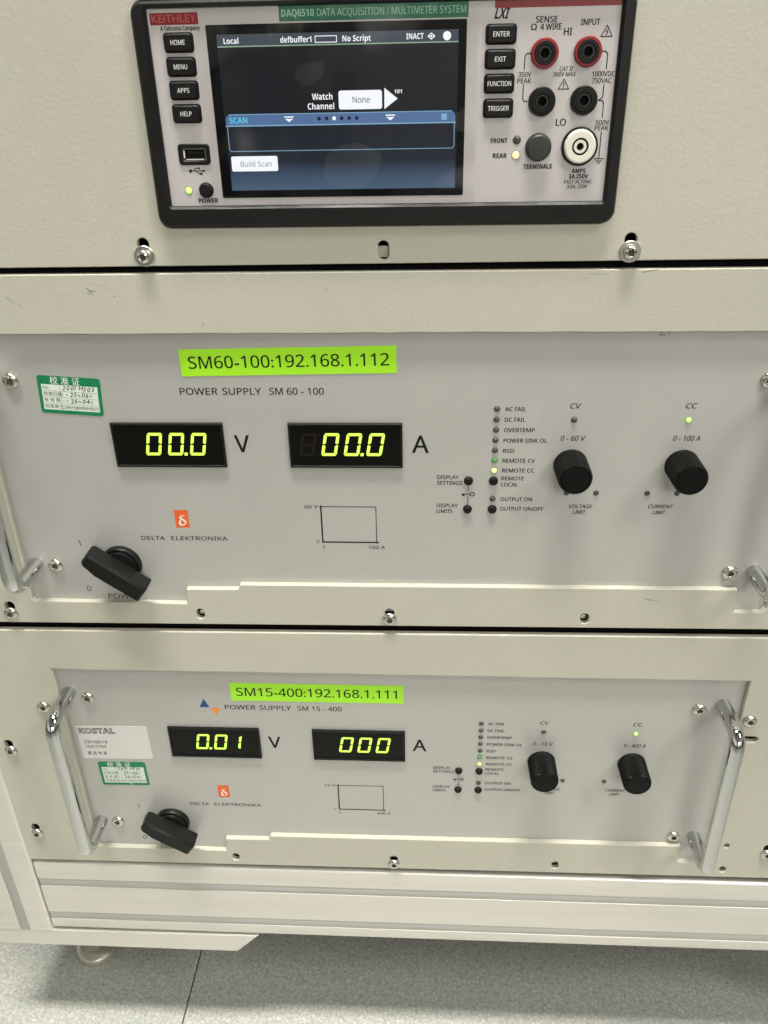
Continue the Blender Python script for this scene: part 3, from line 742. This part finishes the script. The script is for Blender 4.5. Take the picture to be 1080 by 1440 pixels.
# menu buttons
for x, lst in ((-107.0, (('HOME', 173.0), ('MENU', 165.5), ('APPS', 158.05), ('HELP', 150.5))), (5.8, (('ENTER', 173.3), ('EXIT', 165.75), ('FUNCTION', 158.2), ('TRIGGER', 150.4)))):
    for s_, z in lst:
        mb = MB(); w = 5.35; 
        mb.plate(rrect(x-w, x+w, z-3.15, z+3.15, 1.25, 5), [], -4.5, -5.0, 0, .1)
        mb.plate(rrect(x-w+.5, x+w-.5, z-2.75, z+2.75, 1.0, 5), [], -4.9, -6.3, 0, .45)
        wd = {'HOME': 5.0, 'MENU': 4.8, 'APPS': 4.4, 'HELP': 4.1, 'ENTER': 5.6, 'EXIT': 3.8, 'FUNCTION': 8.2, 'TRIGGER': 7.4}[s_]
        mb.text(s_, x, z-.75, 1.5, -6.34, 1, 'C', w=wd, off=.008)
        mb.build('menu_button', ['button', 'white'], km, KO)
# usb port
mb = MB(); mb.plate(rrect(-112.1, -100.2, 133.2, 140.5, 1.3, 4), [rrect(-110.4, -101.6, 134.7, 139.0, .3, 2)], -4.5, -5.2, 0, .3)
mb.plate([(-110.3, 134.8), (-101.7, 134.8), (-101.7, 138.9), (-110.3, 138.9)], [[(-109.9, 135.2), (-102.1, 135.2), (-102.1, 138.5), (-109.9, 138.5)]], -4.62, -4.95, 1)
mb.rect(-110.3, -101.7, 134.8, 138.9, -4.64, 2); mb.rect(-108.8, -103, 136.9, 137.9, -4.75, 0)
mb.rect(-110.1, -109.6, 135.6, 138.2, -4.97, 3); mb.rect(-109.2, -102.6, 134.95, 135.3, -4.97, 3)
mb.build('usb_port', ['black', 'steel', 'dark', 'pale'], km, KO)
# round controls and lamps
mb = MB(); mb.lathe(-103.1, 124.3, [(2.8, -4.5), (2.8, -4.9), (2.5, -5.1), (2.4, -6.0), (2.1, -6.3), (.05, -6.4)], 0, 28); mb.build('power_button', ['button'], km, KO)
mb = MB(); mb.lathe(21.0, 137.4, [(4.75, -4.5), (4.75, -4.9), (4.4, -5.0), (4.3, -7.0), (3.8, -7.5), (.05, -7.6)], 0, 36); mb.build('terminals_button', ['greybutton'], km, KO)
for x, z, k, r, lab in ((-109.9, 124.3, 'led_on', 1.25, 'lit green power light'), (13.1, 139.9, 'led_off', 1.35, None), (13.0, 134.9, 'led_amber', 1.35, 'lit warm white rear light')):
    mb = MB(); mb.lathe(x, z, [(r+.2, -4.61), (r+.2, -4.7), (r, -4.72)], 1, 20, cap1=False); mb.lathe(x, z, [(r, -4.61), (r*.9, -4.85), (r*.5, -4.98), (.05, -5.0)], 0, 20)
    o = mb.build('indicator_light', [k, 'led_hole'], km, KO)
    if lab: o['label'] = lab
# banana sockets
for x, z, ring in ((21.1, 167.3, 'redring'), (35.9, 167.5, 'redring'), (21.2, 152.3, 'black'), (35.9, 152.4, 'black')):
    mb = MB()
    mb.lathe(x, z, [(4.75, -4.5), (4.75, -5.6), (4.4, -6.0), (3.75, -6.0)], 0, 40, cap1=False)
    mb.lathe(x, z, [(3.78, -6.0), (3.6, -6.3), (2.6, -6.3), (2.35, -5.8), (1.9, -5.8), (1.8, -6.1), (1.45, -6.1), (1.3, -4.7)], 1, 40, cap1=False)
    mb.disc(x, z, 1.4, -4.72, 2); mb.ring(x, z, 2.0, .25, -5.83, 3, 30)
    o = mb.build('banana_socket', [ring, 'black', 'dark', 'inkgrey'], km, KO)
    o['label'] = 'red ringed banana socket' if ring == 'redring' else 'black banana socket'
mb = MB(); x, z = 35.8, 137.5
mb.lathe(x, z, [(6.5, -4.5), (6.5, -5.4), (6.2, -5.6), (5.7, -5.6)], 0, 48, cap1=False)
mb.lathe(x, z, [(5.75, -5.6), (5.6, -6.6), (5.1, -7.0), (3.0, -7.0), (2.9, -6.2)], 1, 48, cap1=False)
mb.lathe(x, z, [(2.95, -6.3), (2.5, -6.3), (2.3, -5.6)], 0, 36, cap1=False); mb.lathe(x, z, [(2.4, -5.7), (2.2, -6.9), (1.35, -6.9), (1.2, -4.8)], 1, 36, cap1=False)
mb.disc(x, z, 1.4, -4.9, 2)
for a in (-95, 35, 150): mb.line([(x+5.2*cos(radians(a)), z+5.2*sin(radians(a))), (x+5.7*cos(radians(a)), z+5.7*sin(radians(a)))], .35, -6.72, 3)
o = mb.build('fused_socket', ['black', 'cream', 'dark', 'inkgrey'], km, KO); o['label'] = 'large cream current socket'
# touchscreen
mb = MB(); mb.plate(rrect(-97.0, -6.0, 121.4, 178.1, .4, 2), [], -4.55, -4.75, 0); ts = mb.build('touchscreen', ['glass'], km, KO)
X0, X1, Z0, Z1 = -93.4, -8.8, 124.0, 175.1
def scr(name, mats): 
    return mb.build(name, mats, ts, KO)
mb = MB(); mb.rect(X0, X1, Z0, 171.4, -4.78, 0); mb.rect(X0, X1, 171.5, Z1, -4.78, 1); mb.rect(X0, X1, 171.2, 171.55, -4.80, 3)
Y = -4.82
def st(s_, x, zc, h, w, mi, al='C', **k): mb.text(s_, x, zc-h/2, h, Y-.02, mi, al, w=w, **k)
st('Local', -88.4, 173.1, 1.75, 5.3, 2, bold=True); st('defbuffer1', -65.5, 173.1, 1.75, 11, 2, bold=True); st('No Script', -44.2, 173.1, 1.75, 9.9, 2, bold=True); st('INACT', -23.9, 173.3, 1.75, 6, 2, bold=True)
mb.line([(-58.7, 172.1), (-51.2, 172.1), (-51.2, 174.0), (-58.7, 174.0), (-58.7, 172.1)], .25, Y, 2)
mb.flat([(-19.6, 173.2), (-18.2, 172.1), (-16.8, 173.2), (-18.2, 174.3)], Y, 2); mb.ring(-18.2, 173.2, .5, .25, Y-.02, 1, 14); mb.disc(-12.8, 173.2, 1.4, Y, 2, 24)
st('Watch', -53.5, 155.2, 2.0, 7.4, 2, 'R', bold=True); st('Channel', -53.0, 152.1, 2.0, 9.6, 2, 'R', bold=True)
mb.flat([(-34.8, 157.6), (-30.1, 154.1), (-34.9, 150.8)], Y, 2); st('101', -29.9, 156.4, 1.2, 2.7, 2, bold=True)
scr('screen_background', ['sc_body', 'sc_bar', 'sc_white', 'sc_green'])
mb = MB(); mb.flat(rrect(-51.3, -35.7, 150.9, 157.0, .8, 3), -4.84, 0); mb.text('None', -43.2, 153.0, 2.0, -4.87, 1, 'C', w=6.2, off=.014); scr('channel_field', ['sc_white', 'sc_grey'])
mb = MB(); mb.rect(X0+.3, X1-.3, Z0, 146.0, -4.83, 0)
mb.line([(-92.6, 146), (-92.6, 138.3), (-92, 137.6), (-10.3, 137.6), (-9.7, 138.3), (-9.7, 146)], .22, -4.85, 1); scr('scan_pane', ['sc_pane', 'sc_edge'])
mb = MB(); q = [(-93.0, 146.0), (-9.4, 146.0), (-9.4, 148.4), (-9.8, 149.4), (-10.8, 149.9), (-91.4, 149.9), (-92.5, 149.4), (-93.0, 148.4)]
mb.flat(q, -4.84, 0); mb.line([(-93, 146.1), (-9.4, 146.1)], .4, -4.86, 2); mb.line([(-91.6, 149.85), (-10.8, 149.85)], .25, -4.86, 3)
mb.text('SCAN', -91.6, 147.0, 1.9, -4.87, 1, w=6.5, bold=True)
for x in (-69.7, -32.8): mb.line([(x-1.5, 148.8), (x+1.5, 148.8)], .4, -4.87, 4); mb.flat([(x-1.5, 148.2), (x, 147.1), (x+1.5, 148.2)], -4.87, 4)
for k in range(6): mb.disc(-58.7+2.74*k, 148.1, .68, -4.87, 4 if k == 2 else 5, 16)
mb.rect(-14.4, -12.4, 147.0, 149.0, -4.87, 3)
scr('scan_header', ['sc_head', 'sc_cyan', 'sc_edge', 'sc_edge', 'sc_white', 'sc_dot'])
mb = MB(); mb.flat(rrect(-92.4, -75.0, 130.7, 135.9, .6, 3), -4.86, 0); mb.text('Build Scan', -83.2, 132.3, 1.8, -4.88, 1, 'C', w=11.6); scr('build_button', ['sc_white', 'sc_grey'])
# protective film still on the screen
mb = MB(); n = 48; vs = []; fs = []
for j in range(n+1):
    for i in range(n+1):
        u, v = i/n, j/n; x = -100.6 + 98.8*u; z = 118.9 + 64*v
        vs.append((x, -6.0 - .34*sin(9*u+4*v+.6*sin(5*v)) - .26*sin(12*v-5*u) - .12*sin(19*u-8*v), z))
for j in range(n):
    for i in range(n): a = j*(n+1)+i; fs.append((a, a+1, a+n+2, a+n+1))
mb.add(vs, fs, 0, True); mb.build('protective_film', ['film'], km, KO)
